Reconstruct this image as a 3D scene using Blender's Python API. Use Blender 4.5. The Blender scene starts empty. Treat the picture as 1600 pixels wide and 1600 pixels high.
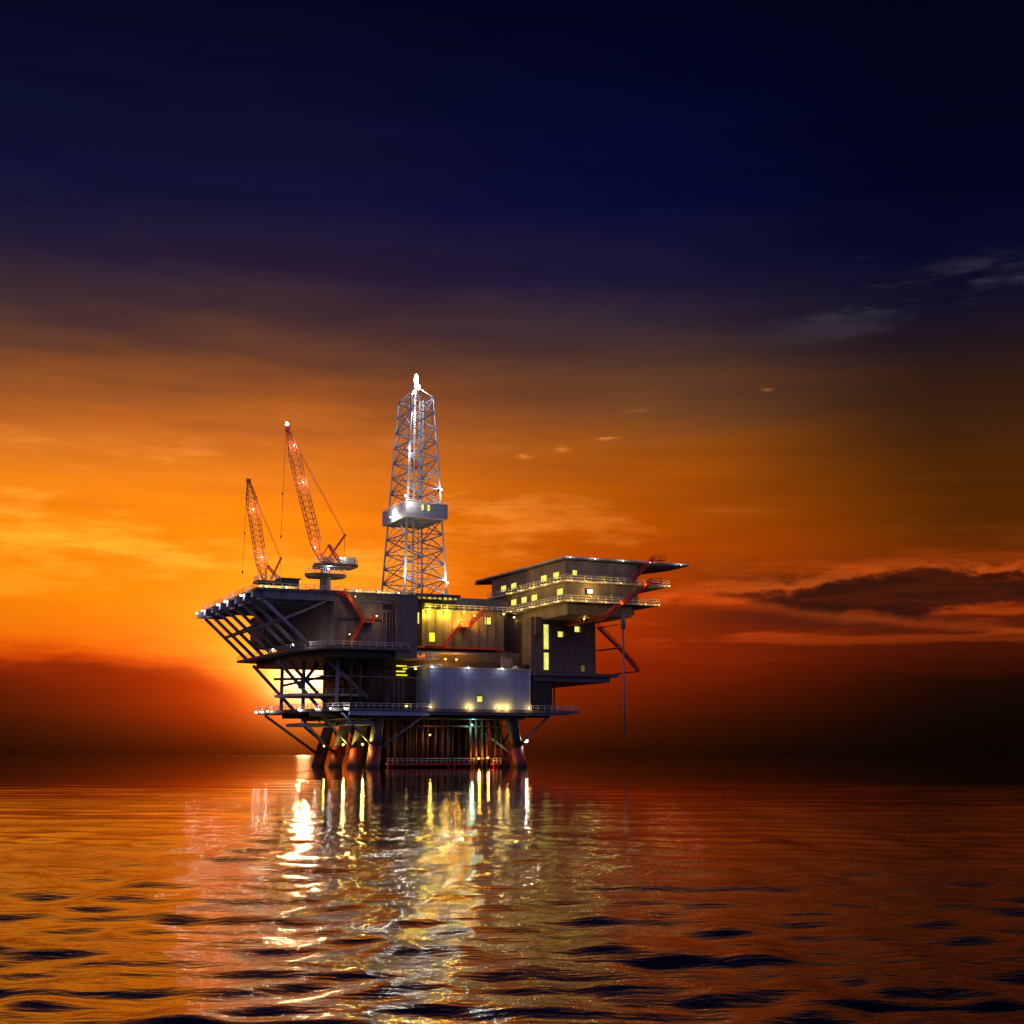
import bpy, math, random
import numpy as np
from mathutils import Vector, Matrix
random.seed(7)
C = bpy.context.scene.collection
sc = bpy.context.scene

# ------------------------------------------------------------------ frame
# The platform's own axes: u runs along its front, v goes back from the front, z is height above the sea.
ANG = math.radians(25)
OX, OY = -15.9, 350.0
ca, sa = math.cos(ANG), math.sin(ANG)
def world(p):
    u, v, z = p
    return (OX + u*ca - v*sa, OY + u*sa + v*ca, z)

def srgb(r, g, b):
    def f(c):
        c /= 255.0
        return c/12.92 if c <= .04045 else ((c+.055)/1.055)**2.4
    return (f(r), f(g), f(b))

# ------------------------------------------------------------------ mesh builder
class MB:
    def __init__(s): s.v = []; s.f = []; s.m = []
    def add(s, vs, fs, mi=0):
        n = len(s.v); s.v += [tuple(x) for x in vs]
        s.f += [tuple(i+n for i in f) for f in fs]; s.m += [mi]*len(fs)
        return s
    def box(s, u0, u1, v0, v1, z0, z1, mi=0):
        return s.add([(u0,v0,z0),(u1,v0,z0),(u1,v1,z0),(u0,v1,z0),(u0,v0,z1),(u1,v0,z1),(u1,v1,z1),(u0,v1,z1)],
            [(3,2,1,0),(4,5,6,7),(0,1,5,4),(1,2,6,5),(2,3,7,6),(3,0,4,7)], mi)
    def prism(s, poly, z0, z1, mi=0):
        n = len(poly)
        return s.add([(a,b,z0) for a,b in poly]+[(a,b,z1) for a,b in poly],
            [tuple(range(n-1,-1,-1)), tuple(range(n,2*n))]+[(i,(i+1)%n,n+(i+1)%n,n+i) for i in range(n)], mi)
    def tube(s, p, q, r, r2=None, n=8, mi=0):
        p = Vector(p); q = Vector(q); r2 = r if r2 is None else r2
        d = (q-p).normalized(); a = d.cross(Vector((0,0,1)))
        if a.length < 1e-4: a = Vector((1,0,0))
        a.normalize(); b = d.cross(a)
        vs = []
        for c, rr in ((p,r),(q,r2)):
            for i in range(n):
                t = 2*math.pi*i/n
                vs.append(c+a*math.cos(t)*rr+b*math.sin(t)*rr)
        return s.add(vs, [(i,(i+1)%n,n+(i+1)%n,n+i) for i in range(n)]+[tuple(range(n-1,-1,-1)),tuple(range(n,2*n))], mi)
    def bar(s, p, q, w, h=None, mi=0):
        """rectangular beam from p to q: w across (level), h deep"""
        p = Vector(p); q = Vector(q); h = w if h is None else h
        d = (q-p).normalized(); a = d.cross(Vector((0,0,1)))
        if a.length < 1e-4: a = Vector((1,0,0))
        a.normalize(); b = a.cross(d)
        vs = []
        for c in (p,q):
            for x, y in ((-1,-1),(1,-1),(1,1),(-1,1)):
                vs.append(c+a*(x*w/2)+b*(y*h/2))
        return s.add(vs, [(0,1,2,3),(7,6,5,4),(0,4,5,1),(1,5,6,2),(2,6,7,3),(3,7,4,0)], mi)
    def disc(s, c, r, z0, z1, n=20, mi=0, ru=None):
        ru = ru or r
        return s.prism([(c[0]+ru*math.cos(2*math.pi*i/n), c[1]+r*math.sin(2*math.pi*i/n)) for i in range(n)], z0, z1, mi)
    def ball(s, c, ru, rv, rz, n=10, k=6, mi=0):
        vs = []; fs = []
        for j in range(k+1):
            t = math.pi*j/k
            for i in range(n):
                a = 2*math.pi*i/n
                vs.append((c[0]+ru*math.sin(t)*math.cos(a), c[1]+rv*math.sin(t)*math.sin(a), c[2]+rz*math.cos(t)))
        for j in range(k):
            for i in range(n):
                fs.append((j*n+i, (j+1)*n+i, (j+1)*n+(i+1)%n, j*n+(i+1)%n))
        return s.add(vs, fs, mi)
    def rail(s, pts, h=1.15, step=2.0, r=.072, bars=2):
        for a, b in zip(pts[:-1], pts[1:]):
            a = Vector(a); b = Vector(b); n = max(1, round((b-a).length/step))
            for i in range(n+1):
                c = a.lerp(b, i/n); s.tube(c, c+Vector((0,0,h)), r, n=5)
            for k in range(1, bars+1):
                o = Vector((0,0,h*k/bars)); s.tube(a+o, b+o, r*.9, n=5)
        return s
    def mesh(s, name, base, mats, smooth=False):
        me = bpy.data.meshes.new(name)
        me.from_pydata([(x-base[0], y-base[1], z-base[2]) for x,y,z in s.v], [], s.f)
        for m in mats: me.materials.append(m)
        me.polygons.foreach_set('material_index', s.m)
        if smooth:
            me.polygons.foreach_set('use_smooth', [len(f) == 4 for f in s.f])
        me.update()
        return me

def put(o, p):
    o.location = world(p); o.rotation_euler = (0,0,ANG)
def tagit(o, label=None, cat=None, group=None, kind=None):
    if label: o['label'] = label
    if cat: o['category'] = cat
    if group: o['group'] = group
    if kind: o['kind'] = kind
def thing(name, label, cat, base, group=None):
    o = bpy.data.objects.new(name, None); C.objects.link(o); o.empty_display_size = .5
    put(o, base); tagit(o, label, cat, group); o['base'] = base
    return o
def part(name, mb, mat, root, parent=None, smooth=False, label=None):
    base = tuple(root['base'])
    mats = mat if isinstance(mat, (list,tuple)) else [mat]
    o = bpy.data.objects.new(name, mb.mesh(name, base, mats, smooth)); C.objects.link(o)
    o.parent = parent or root
    if label: o['label'] = label
    return o
def single(name, mb, mat, label, cat, base, group=None, smooth=False):
    mats = mat if isinstance(mat, (list,tuple)) else [mat]
    o = bpy.data.objects.new(name, mb.mesh(name, base, mats, smooth)); C.objects.link(o)
    put(o, base); tagit(o, label, cat, group)
    return o

# ------------------------------------------------------------------ materials
def newmat(name):
    m = bpy.data.materials.new(name); m.use_nodes = True
    nt = m.node_tree; nt.nodes.clear()
    return m, nt
def N(nt, t, **k):
    n = nt.nodes.new(t)
    for a, b in k.items(): setattr(n, a, b)
    return n
def steel(name, col, dirt=(.05,.035,.025), amt=.5, rough=.55, metal=0., scale=.35, bump=.05, streak=True, panel=None, tide=False):
    """painted steel: blotchy wear, rain streaks running down, optional plate seams"""
    m, nt = newmat(name); L = nt.links.new
    out = N(nt,'ShaderNodeOutputMaterial'); b = N(nt,'ShaderNodeBsdfPrincipled')
    L(b.outputs[0], out.inputs[0])
    tc = N(nt,'ShaderNodeTexCoord')
    n1 = N(nt,'ShaderNodeTexNoise'); n1.inputs['Scale'].default_value = scale; n1.inputs['Detail'].default_value = 8; n1.inputs['Roughness'].default_value = .65
    L(tc.outputs['Object'], n1.inputs['Vector'])
    mp = N(nt,'ShaderNodeMapping'); mp.inputs['Scale'].default_value = (.7,.7,.05)
    L(tc.outputs['Object'], mp.inputs[0])
    n2 = N(nt,'ShaderNodeTexNoise'); n2.inputs['Scale'].default_value = 1.0; n2.inputs['Detail'].default_value = 6
    L(mp.outputs[0], n2.inputs['Vector'])
    mul = N(nt,'ShaderNodeMath', operation='MULTIPLY'); L(n1.outputs[0], mul.inputs[0])
    if streak: L(n2.outputs[0], mul.inputs[1])
    else: mul.inputs[1].default_value = .5
    cr = N(nt,'ShaderNodeValToRGB'); cr.color_ramp.elements[0].position = .17; cr.color_ramp.elements[1].position = .36
    cr.color_ramp.elements[0].color = (1,1,1,1); cr.color_ramp.elements[1].color = (0,0,0,1)
    L(mul.outputs[0], cr.inputs[0])
    k = N(nt,'ShaderNodeMath', operation='MULTIPLY'); L(cr.outputs[0], k.inputs[0]); k.inputs[1].default_value = amt
    mx = N(nt,'ShaderNodeMix', data_type='RGBA'); L(k.outputs[0], mx.inputs[0])
    mx.inputs[6].default_value = (*col,1); mx.inputs[7].default_value = (*dirt,1)
    last = mx.outputs[2]
    if panel:
        sx = N(nt,'ShaderNodeSeparateXYZ'); L(tc.outputs['Object'], sx.inputs[0])
        def seam(sock, step, w):
            a = N(nt,'ShaderNodeMath', operation='DIVIDE'); L(sock, a.inputs[0]); a.inputs[1].default_value = step
            f = N(nt,'ShaderNodeMath', operation='FRACT'); L(a.outputs[0], f.inputs[0])
            g = N(nt,'ShaderNodeMath', operation='LESS_THAN'); L(f.outputs[0], g.inputs[0]); g.inputs[1].default_value = w/step
            return g.outputs[0]
        s1 = seam(sx.outputs[0], panel[0], .14); s2 = seam(sx.outputs[2], panel[1], .14)
        o = N(nt,'ShaderNodeMath', operation='MAXIMUM'); L(s1,o.inputs[0]); L(s2,o.inputs[1])
        o2 = N(nt,'ShaderNodeMath', operation='MULTIPLY'); L(o.outputs[0],o2.inputs[0]); o2.inputs[1].default_value = .45
        m2 = N(nt,'ShaderNodeMix', data_type='RGBA'); L(o2.outputs[0], m2.inputs[0]); L(last, m2.inputs[6])
        m2.inputs[7].default_value = (*[c*.25 for c in col],1); last = m2.outputs[2]
    if tide:
        sz = N(nt,'ShaderNodeSeparateXYZ'); L(tc.outputs['Object'], sz.inputs[0])
        ad = N(nt,'ShaderNodeMath', operation='MULTIPLY_ADD'); L(n1.outputs[0], ad.inputs[0]); ad.inputs[1].default_value = 2.2; L(sz.outputs[2], ad.inputs[2])
        tr = N(nt,'ShaderNodeMapRange'); L(ad.outputs[0], tr.inputs[0]); tr.inputs[1].default_value=1.7; tr.inputs[2].default_value=2.5; tr.inputs[3].default_value=.9; tr.inputs[4].default_value=0
        m3 = N(nt,'ShaderNodeMix', data_type='RGBA'); L(tr.outputs[0], m3.inputs[0]); L(last, m3.inputs[6]); m3.inputs[7].default_value = (.015,.016,.010,1); last = m3.outputs[2]
    L(last, b.inputs['Base Color'])
    b.inputs['Metallic'].default_value = metal
    rr = N(nt,'ShaderNodeMapRange'); L(n1.outputs[0], rr.inputs[0]); rr.inputs[3].default_value = rough-.15; rr.inputs[4].default_value = rough+.2
    L(rr.outputs[0], b.inputs['Roughness'])
    bp = N(nt,'ShaderNodeBump'); bp.inputs['Strength'].default_value = bump; bp.inputs['Distance'].default_value = .08
    L(n2.outputs[0], bp.inputs['Height']); L(bp.outputs[0], b.inputs['Normal'])
    return m
def glow(name, col, strength):
    m, nt = newmat(name); out = N(nt,'ShaderNodeOutputMaterial'); e = N(nt,'ShaderNodeEmission')
    e.inputs[0].default_value = (*col,1); e.inputs[1].default_value = strength
    nt.links.new(e.outputs[0], out.inputs[0]); return m
def window_mat(name, col, strength):
    m, nt = newmat(name); L = nt.links.new
    out = N(nt,'ShaderNodeOutputMaterial'); b = N(nt,'ShaderNodeBsdfPrincipled'); L(b.outputs[0], out.inputs[0])
    tc = N(nt,'ShaderNodeTexCoord'); n = N(nt,'ShaderNodeTexNoise'); n.inputs['Scale'].default_value = .9; L(tc.outputs['Object'], n.inputs['Vector'])
    mr = N(nt,'ShaderNodeMapRange'); L(n.outputs[0], mr.inputs[0]); mr.inputs[1].default_value=.3; mr.inputs[2].default_value=.7; mr.inputs[3].default_value=.75*strength; mr.inputs[4].default_value=1.2*strength
    b.inputs['Base Color'].default_value = (.1,.1,.08,1); b.inputs['Roughness'].default_value = .1
    b.inputs['Emission Color'].default_value = (*col,1); L(mr.outputs[0], b.inputs['Emission Strength'])
    return m

M = {}
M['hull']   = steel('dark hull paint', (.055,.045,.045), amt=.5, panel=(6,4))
M['block']  = steel('mauve grey plating', (.235,.185,.195), (.07,.05,.045), .55)
M['brown']  = steel('brown grey cladding', (.225,.18,.14), (.08,.05,.04), .65)
M['deck']   = steel('deck steel', (.16,.16,.19), amt=.5)
M['beam']   = steel('blue grey beam paint', (.25,.26,.36), (.06,.05,.05), .5)
M['brace']  = steel('pale mauve brace paint', (.42,.38,.47), (.1,.08,.08), .4)
M['white']  = steel('pale blue grey plating', (.33,.40,.64), (.12,.13,.19), .3, panel=(4.9,8.6), scale=.25)
M['hotel']  = steel('accommodation cladding', (.215,.165,.16), (.07,.05,.045), .6)
M['fascia'] = steel('cream edge paint', (.7,.66,.6), amt=.3, streak=False)
M['rail']   = steel('pale railing paint', (.8,.77,.7), amt=.2, streak=False)
M['red']    = steel('red lead paint', (.56,.06,.025), (.2,.03,.015), .35)
M['crane']  = steel('crane red paint', (.75,.14,.06), (.3,.06,.03), .3, streak=False)
M['derrick']= steel('galvanised lattice', (.60,.64,.74), (.2,.18,.18), .35, rough=.45, metal=.1)
M['cabin']  = steel('corrugated windwall', (.62,.63,.68), (.2,.18,.17), .4, panel=(50,1.3))
M['foot']   = steel('dark red antifouling', (.36,.035,.04), (.07,.02,.02), .6, tide=True)
M['lattice']= steel('blue grey lattice', (.30,.35,.46), (.1,.09,.09), .35, rough=.45)
M['pipe']   = steel('rusty pipe', (.12,.05,.03), (.04,.02,.01), .6, tide=True)
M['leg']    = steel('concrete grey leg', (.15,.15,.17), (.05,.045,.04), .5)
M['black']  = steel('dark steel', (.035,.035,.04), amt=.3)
M['cable']  = steel('wire rope', (.05,.04,.04), amt=.2)
WIN = window_mat('lit window glass', srgb(244,240,105), 1.0)
WIN2 = window_mat('lit door glass', srgb(250,240,20), 1.1)
WIN3 = window_mat('dim window glass', srgb(120,115,20), .55)
LENS = {'warm': glow('warm lamp lens', (1,.82,.35), 6), 'white': glow('white lamp lens', (1,.95,.85), 14),
        'amber': glow('amber lamp lens', (1,.5,.1), 6), 'yellow': glow('yellow lamp lens', (1,.8,.2), 6), 'cyan': glow('cyan lamp lens', (.35,1,.9), 5)}
LCOL = {'warm': (1,.62,.11), 'white': (1,.93,.82), 'amber': (1,.40,.04), 'yellow': (1,.70,.05), 'cyan': (.3,1,.85)}

# ------------------------------------------------------------------ lamps
POW = 1.9
def floodlight(p, kind, watts, label, group, size=.28, name='floodlight', cat='floodlight', off=(0,-.5,0)):
    mb = MB(); u,v,z = p
    mb.box(u-size, u+size, v+.02, v+.3, z-size*.7, z+size*.7, 0)
    mb.box(u-.06, u+.06, v+.1, v+.22, z-size*.7-.35, z-size*.7, 0)
    mb.box(u-size*.85, u+size*.85, v-.06, v+.018, z-size*.55, z+size*.55, 1)
    o = single(name, mb, [M['black'], LENS[kind]], label, cat, p, group)
    li = bpy.data.lights.new('floodlight beam', 'POINT'); li.energy = watts*POW; li.color = LCOL[kind]; li.shadow_soft_size = .25
    lo = bpy.data.objects.new('floodlight_beam', li); C.objects.link(lo); lo.parent = o; lo.location = off
    return o

# ------------------------------------------------------------------ oil platform structure
plat = thing('oil_platform', 'huge dark steel oil platform hull and decks standing on inclined red footed legs', 'oil platform', (0,4,0))
d = MB().prism([(-48.9,0),(-8.6,0),(-8.6,52),(-30,62),(-47.8,62)], 41.35, 42)
td = part('top_deck', d, M['deck'], plat)
d = MB().box(-47.2,-8.6, .35, .95, 39.6, 41.35).box(-47.2,-46.5, .95, 60, 39.6, 41.35)
for v in (12, 24, 36, 48): d.box(-46.5,-29.6, v-.3, v+.3, 39.9, 41.35)
part('deck_girder', d, M['beam'], plat)
vb = [.8+ i*8.3 for i in range(8)]
for v in vb:
    d = MB().box(-49.4,-42, v-.1 if v<1 else v-.9, v+1.7 if v<1 else v+.9, 39.7, 41.33)
    part('cantilever_beam', d, M['beam'], plat)
for v in vb:
    a = Vector((-47.2, v+.4, 39.7)); b = Vector((-35.3, v+.4, 28.9))
    part('raking_brace', MB().tube(a, b, .47, n=12), M['brace'], plat, smooth=True)
    mid = a.lerp(b, .46)
    part('strut', MB().tube(mid, (mid.x+10.5, mid.y, 39.6), .27, n=10), M['brace'], plat, smooth=True)
part('tie_beam', MB().tube((-41.7, 1.2, 34.7), (-41.7, 59.3, 34.7), .42, n=10), M['beam'], plat, smooth=True)
part('deck_coaming', MB().box(-47.5,-38,3,3.3,42,43.0), M['fascia'], plat)
part('deck_coaming', MB().box(-25,-13,3,3.3,42,43.0), M['fascia'], plat)
r = MB().rail([(-48.5,.3,42),(-8.9,.3,42)]).rail([(-48.5,.3,42),(-47.6,61.5,42)])
part('railing', r, M['rail'], td and plat)
# mid deck
d = MB().prism([(-32,-2),(-10.9,-2),(-8.8,-.2),(-8.8,60),(-33,64),(-37.5,62),(-37,12)], 28.1, 28.7)
part('mid_deck', d, M['deck'], plat)
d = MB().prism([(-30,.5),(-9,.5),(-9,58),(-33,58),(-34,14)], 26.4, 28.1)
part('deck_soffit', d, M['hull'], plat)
r = MB().rail([(-11,-1.8,28.7),(-31.9,-1.8,28.7),(-36.8,12,28.7),(-37.3,62,28.7)])
part('railing', r, M['rail'], plat)
# process core
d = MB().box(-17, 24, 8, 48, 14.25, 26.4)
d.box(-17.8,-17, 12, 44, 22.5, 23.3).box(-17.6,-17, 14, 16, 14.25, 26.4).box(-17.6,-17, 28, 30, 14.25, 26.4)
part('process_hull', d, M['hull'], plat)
d = MB()
for z in (22.4, 23.2, 24.0, 24.8): d.box(-12.6, -2, 7.2, 7.9, z, z+.25)
part('louvre_rack', d, M['black'], plat)
for i,(a,b,z) in enumerate([(-10.9,-8.1,24.75),(-9.2,-8.1,24.1),(-10.9,-8.5,23.4),(-10.9,-8.0,22.5)]):
    part('lit_louvre', MB().box(a, b, 7.02, 7.16, z, z+.32), WIN2, plat)
part('process_pipe', MB().tube((-33,4,21.9),(-2,4,21.9),.12,n=8), M['beam'], plat)
for u in (-12,-10.8,-9.6,-5.2):
    part('process_pipe', MB().tube((u,5.5,14.2),(u,5.5,22),.11,n=8), M['beam'], plat)
for u0,v0,z0,u1,v1,z1,r_ in ((-16.6,7.4,16.2,-6,7.4,16.2,.22),(-16.6,7.2,17.4,-6,7.2,17.4,.14),(-17.6,8,19.2,-17.6,40,19.2,.25),(-17.7,8,20.4,-17.7,44,20.4,.16),(-17.5,12,14.2,-17.5,12,26,.3),(-17.5,20,14.2,-17.5,20,26,.22),(-15.4,7.3,14.2,-15.4,7.3,26,.25),(-13.8,7.4,14.2,-13.8,7.4,26,.16),(-24,3,14.2,-24,3,26.3,.2),(-21,5,14.2,-21,5,26.3,.35)):
    part('process_pipe', MB().tube((u0,v0,z0),(u1,v1,z1),r_,n=10), M['hull'], plat, smooth=True)
for u0,v0,z0,r_,h_ in ((-20,17,14.2,1.3,5.0),(-20.5,24,14.2,1.1,6.2),(-14,5.6,14.2,.9,3.6)):
    part('vessel', MB().tube((u0,v0,z0),(u0,v0,z0+h_),r_,n=18).ball((u0,v0,z0+h_),r_,r_,r_*.5,n=18), M['hull'], plat, smooth=True)
# open truss on the left, in front of the sun
for (u,v) in ((-29.3,25),(-29.3,45),(-26.5,6)):
    part('truss_post', MB().tube((u,v,14.2),(u,v,26.5),.5,n=10), M['beam'], plat, smooth=True)
for a,b in (((-37,22,26.5),(-25.5,22,14.3)),((-33,26,26.5),(-21,26,14.3)),((-37,46,26.5),(-25,46,14.3)),((-29,8,26.5),(-18,8,17)),((-24,30,26.5),(-29,30,20))):
    part('truss_diagonal', MB().tube(a,b,.45,n=10), M['beam'], plat, smooth=True)
part('truss_tie', MB().tube((-37,25,21.9),(-17,25,22.5),.35,n=10), M['beam'], plat, smooth=True)
part('truss_tie', MB().tube((-33,30,20.6),(-17,30,24.4),.35,n=10), M['beam'], plat, smooth=True)
d = MB().prism([(-35,17),(-31,13),(-17,12),(-17,34),(-33,34),(-35.5,30)], 17.5, 18.1)
part('walkway', d, M['fascia'], plat)
part('railing', MB().rail([(-17,12.2,18.1),(-31,13.2,18.1),(-34.8,17.2,18.1),(-35.3,30,18.1)]), M['rail'], plat)
# lower deck
LD = [(-26,-2),(35.4,-2),(35.4,40),(30,46),(-33,46),(-37.5,40),(-35.5,20),(-30.5,5)]
part('lower_deck', MB().prism(LD, 13.45, 14.15), M['deck'], plat)
d = MB().box(-25.9,-5.5,-1.85,-1.1,12.45,13.45).box(-5.5,33,-1.2,-.6,12.9,13.45)
part('edge_girder', d, M['white'], plat)
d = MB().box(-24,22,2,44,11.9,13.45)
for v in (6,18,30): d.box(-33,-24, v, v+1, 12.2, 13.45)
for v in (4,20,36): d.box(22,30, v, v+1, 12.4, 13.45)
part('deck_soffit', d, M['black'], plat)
part('railing', MB().rail([(35.2,38,14.15),(35.2,-1.8,14.15),(22.1,-1.8,14.15)]), M['rail'], plat)
r = MB().rail([(-5.6,-1.8,14.15),(-25.9,-1.8,14.15),(-30.4,5,14.15),(-35.3,20,14.15),(-37.2,40,14.15)], step=1.6)
part('railing', r, M['rail'], plat)
part('walkway', MB().box(-33,-23.5,14,27,10.0,10.8), M['beam'], plat)
part('walkway', MB().box(-24.8,-18.5,1.5,12,10.2,11.1), M['beam'], plat)
for u,v in ((-31,20),(-24.5,26),(-24,6),(-19,2.2)):
    part('hanger', MB().tube((u,v,10.9),(u,v,13.5),.15,n=6), M['beam'], plat)
part('hanger', MB().box(-26.1,-25.8,-1.9,-1.6,8.8,12.5), M['beam'], plat)
# legs
rows = []
def leg(top, bot, r0=1.35, r1=1.75, mat='leg'):
    top = Vector(top); bot = Vector(bot); t = top.lerp(bot, (top.z-5.0)/(top.z-bot.z))
    rm = r0+(r1-r0)*(top.z-5.0)/(top.z-bot.z)
    o = part('leg', MB().tube(top, t, r0, rm, n=28), M[mat], plat, smooth=True)
    part('painted_foot', MB().tube(t, bot, rm+.02, r1+.02, n=28), M['foot'], plat, parent=o, smooth=True)
for i,(vt,lean) in enumerate(((4,2.0),(15,2.8),(28,3.4),(41.5,3.8))):
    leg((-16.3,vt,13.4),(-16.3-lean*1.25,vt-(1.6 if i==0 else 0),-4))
    leg((18.9,vt,13.4),(18.9+lean*1.2+.9,vt-(1 if i==0 else 0),-4), mat='hull')  # same steel as the left legs; darker colour stands in for shade
def br(a,b,r=.35): part('leg_brace', MB().tube(a,b,r,n=10), M['beam'], plat, smooth=True)
br((-27.5,-1,12.8),(-17.6,3.2,4.8),.3); br((-6.5,-.8,12.6),(-15.8,3,5.0),.3)
br((-33,18,13.4),(-20.5,28,4)); br((-30,10,13.4),(-19,15,4.5)); br((-36,36,13),(-20.5,41,3.5)); br((-29,24,10),(-19.5,28,3.5))
br((29.5,2,13.4),(21,3,5.4),.3); br((23.6,8,13.4),(20.8,4,9),.25); br((30,22,13.4),(22,15,6),.3); br((12,16,12),(20,4,3),.3)
br((-17,15,3),(-16.5,28,11),.3); br((-17,28,3),(-16.5,41,11),.3)
# conductor pipes under the deck
k = 0
for iv in range(5):
    for iu in range(17):
        u = -10.4+iu*1.8+random.uniform(-.35,.35); v = 8.5+iv*5.4+random.uniform(-.8,.8)
        if iv == 0 and 4.0 < u < 9.0: continue
        part('conductor_pipe', MB().tube((u,v,-1),(u,v,12),random.choice((.2,.28,.36)),n=10), M['pipe'], plat, smooth=True)
part('dark_backing', MB().box(-12,21.5,38,38.6,-2,13).box(-9,-8.5,26,38,-2,13), M['black'], plat)  # dark screen added behind the pipes to block sky light between them
d = MB()
for z in (10.2, 2.2):
    for v in (8,18,28): d.bar((-11,v,z),(20,v,z),.35)
part('conductor_guide', d, M['pipe'], plat)
# boat landings just above the water
for a,b,v in ((-13,3.8,7.2),(4.6,10,7.0),(15.5,17.6,7.4)):
    f = part('boat_landing', MB().box(a,b,v-.6,v+1,.55,1.05).box(a+.3,a+.7,v,v+.4,-1,.55).box(b-.7,b-.3,v,v+.4,-1,.55), M['red'], plat)
    part('railing', MB().rail([(a,v-.5,1.05),(b,v-.5,1.05)], step=1.3, r=.07), M['rail'], plat, parent=f)
# loose rods hanging from the left side
for x,y,z0,z1 in ((-27,-1.5,20,33),(-26,-1.5,18,33),(-25.2,-1.5,21,33),(-29.5,4,8,33),(-28.6,5,6,30),(-27.8,4.6,9,28)):
    part('hanging_line', MB().tube((x,y,z0),(x-.3,y,z1+6),.05,n=5), M['cable'], plat)

# ------------------------------------------------------------------ drilling module (mauve block left of centre)
b = thing('drilling_module', 'mauve grey plated steel block under the top deck with red stairs in front', 'module', (-19,20,28.7))
part('wall', MB().box(-29.5,-8.75,.45,50,28.7,39.55), M['block'], b)
part('overhang_box', MB().box(-36.5,-29.5,38,52,32.5,39.6).box(-36,-31,40,50,31,32.5), M['block'], b)
part('raised_panel', MB().box(-25.5,-17.2,.15,.45,35.6,39.5), M['block'], b)
part('panel_shadow_strip', MB().box(-17.2,-16.7,.3,.45,35.6,39.5), M['black'], b)  # black strip stands in for the shadow edge beside the raised panel
part('panel_shadow_strip', MB().box(-28.6,-15.8,.2,.45,35.1,35.5), M['black'], b)  # black strip stands in for the shade below the raised panel
part('lower_panel', MB().box(-28.6,-15.8,.3,.45,29,35.0), M['block'], b)
part('corner_column', MB().box(-14.1,-8.6,-1.3,.42,26.3,40.6), M['block'], b)
part('access_hatch', MB().box(-16.9,-15.2,.1,.44,38,39.3), M['black'], b)
d = MB()
for u in (-17.2,-16.2,-15.4,-14.7): d.tube((u,.1,28.7),(u,.1,37.6),.2,n=8)
d.box(-17.3,-14.5,-.15,.4,37.4,38)
part('vent_pipes', d, M['block'], b, smooth=False)
part('cornice', MB().box(-28,-8.6,.0,.34,40.4,41.33), M['block'], b)
# ------------------------------------------------------------------ wellhead module (brown, floodlit)
b = thing('wellhead_module', 'brown clad module with lit door and windows below the derrick', 'module', (8,20,30.3))
part('wall', MB().box(-3.8,18.9,8,30,30.2,39.4), M['brown'], b)
part('upper_wall', MB().box(-3.8,18.7,8.5,30,39.6,42.9).box(-3.0,4.6,8.2,8.5,40.6,42.6), M['deck'], b)
d = MB()
for i in range(9): d.box(-2.4+i*2.3,-2.1+i*2.3,7.85,8,31.2,39.3)
part('cladding_ribs', d, M['brown'], b)
part('gangway', MB().box(-3.9,24.5,6.6,8.4,39.4,39.58), M['deck'], b)
part('railing', MB().rail([(-3.8,6.7,39.58),(24.4,6.7,39.58)], step=1.6), M['rail'], b)
w = part('window', MB().box(13.5,15.2,7.9,7.97,36.3,38.1), WIN, b)
part('window_frame', MB().box(13.3,15.4,7.97,8.02,36.1,38.3), M['black'], b, parent=w)
w = part('door', MB().box(-1.85,-.35,7.9,7.97,31.3,33.6), WIN2, b)
part('door_frame', MB().box(-2.05,-.15,7.97,8.02,31.1,33.8), M['black'], b, parent=w)
part('window', MB().box(-5.35,-4.6,8.2,8.3,35.8,38.6), WIN2, b)
part('bottom_girder', MB().box(-5.5,18.9,7.8,8.3,29.7,30.2), M['red'], b)
part('lower_bulkhead', MB().box(-2,24,9.2,10,26.45,29.2).box(7,24,14,15,29.2,30.15), M['brown'], b)
d = MB()
for u in (-3,6,18): d.box(u,u+.6,12,12.6,28,30.2)
part('support', d, M['black'], b)
# catwalks between the two modules
p = thing('service_deck', 'narrow grey service decking between the brown module and the white box', 'catwalk', (4,6,26.5))
part('catwalk', MB().prism([(-8.5,3.5),(4,5),(9,4.6),(13,5.2),(13,8),(-8.5,8)], 28.2, 28.6), M['beam'], p)
part('catwalk', MB().box(-13.5,-2,1,8,26.42,26.8), M['fascia'], p)
part('railing', MB().rail([(-2.2,1.2,26.8),(-12,1.2,26.8)],step=1.5), M['rail'], p)
d = MB()
for i in range(7): d.tube((16.0+i*.55,3.0,24.4),(15.9+i*.55,3.0+.2*i,27.2+.5*random.random()),.06,n=5)
part('vent_rods', d, M['rail'], p)
part('pipe_run', MB().tube((-11,1.6,24.2),(-4.8,3,24.9),.2,n=8).tube((-4.8,3,24.9),(0,6,25),.2,n=8), M['rail'], p)
# ------------------------------------------------------------------ pale module
b = thing('storage_module', 'pale blue grey steel box with one square lit window at lower deck edge', 'module', (8,3,14.15))
part('wall', MB().box(-5.3,21.5,-1.5,8,14.2,24.1), M['white'], b)
part('roof', MB().box(-5.6,21.8,-1.8,8.2,24.1,24.42), M['fascia'], b)
part('corner_post', MB().box(21.5,22.0,-1.52,-1.0,14.2,24.1), M['fascia'], b)
w = part('window', MB().box(7.25,8.65,-1.62,-1.56,16.0,17.4), WIN, b)
part('window_frame', MB().box(7.05,8.85,-1.56,-1.48,15.8,17.6), M['deck'], b, parent=w)
part('roof_unit', MB().box(-5,-2.6,0,2,24.42,25.2).ball((-1.8,1,24.8),.8,.8,.5).box(18,19.4,0,1.2,24.42,24.9).ball((19,1,25),.5,.5,.45), M['rail'], b)

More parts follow.
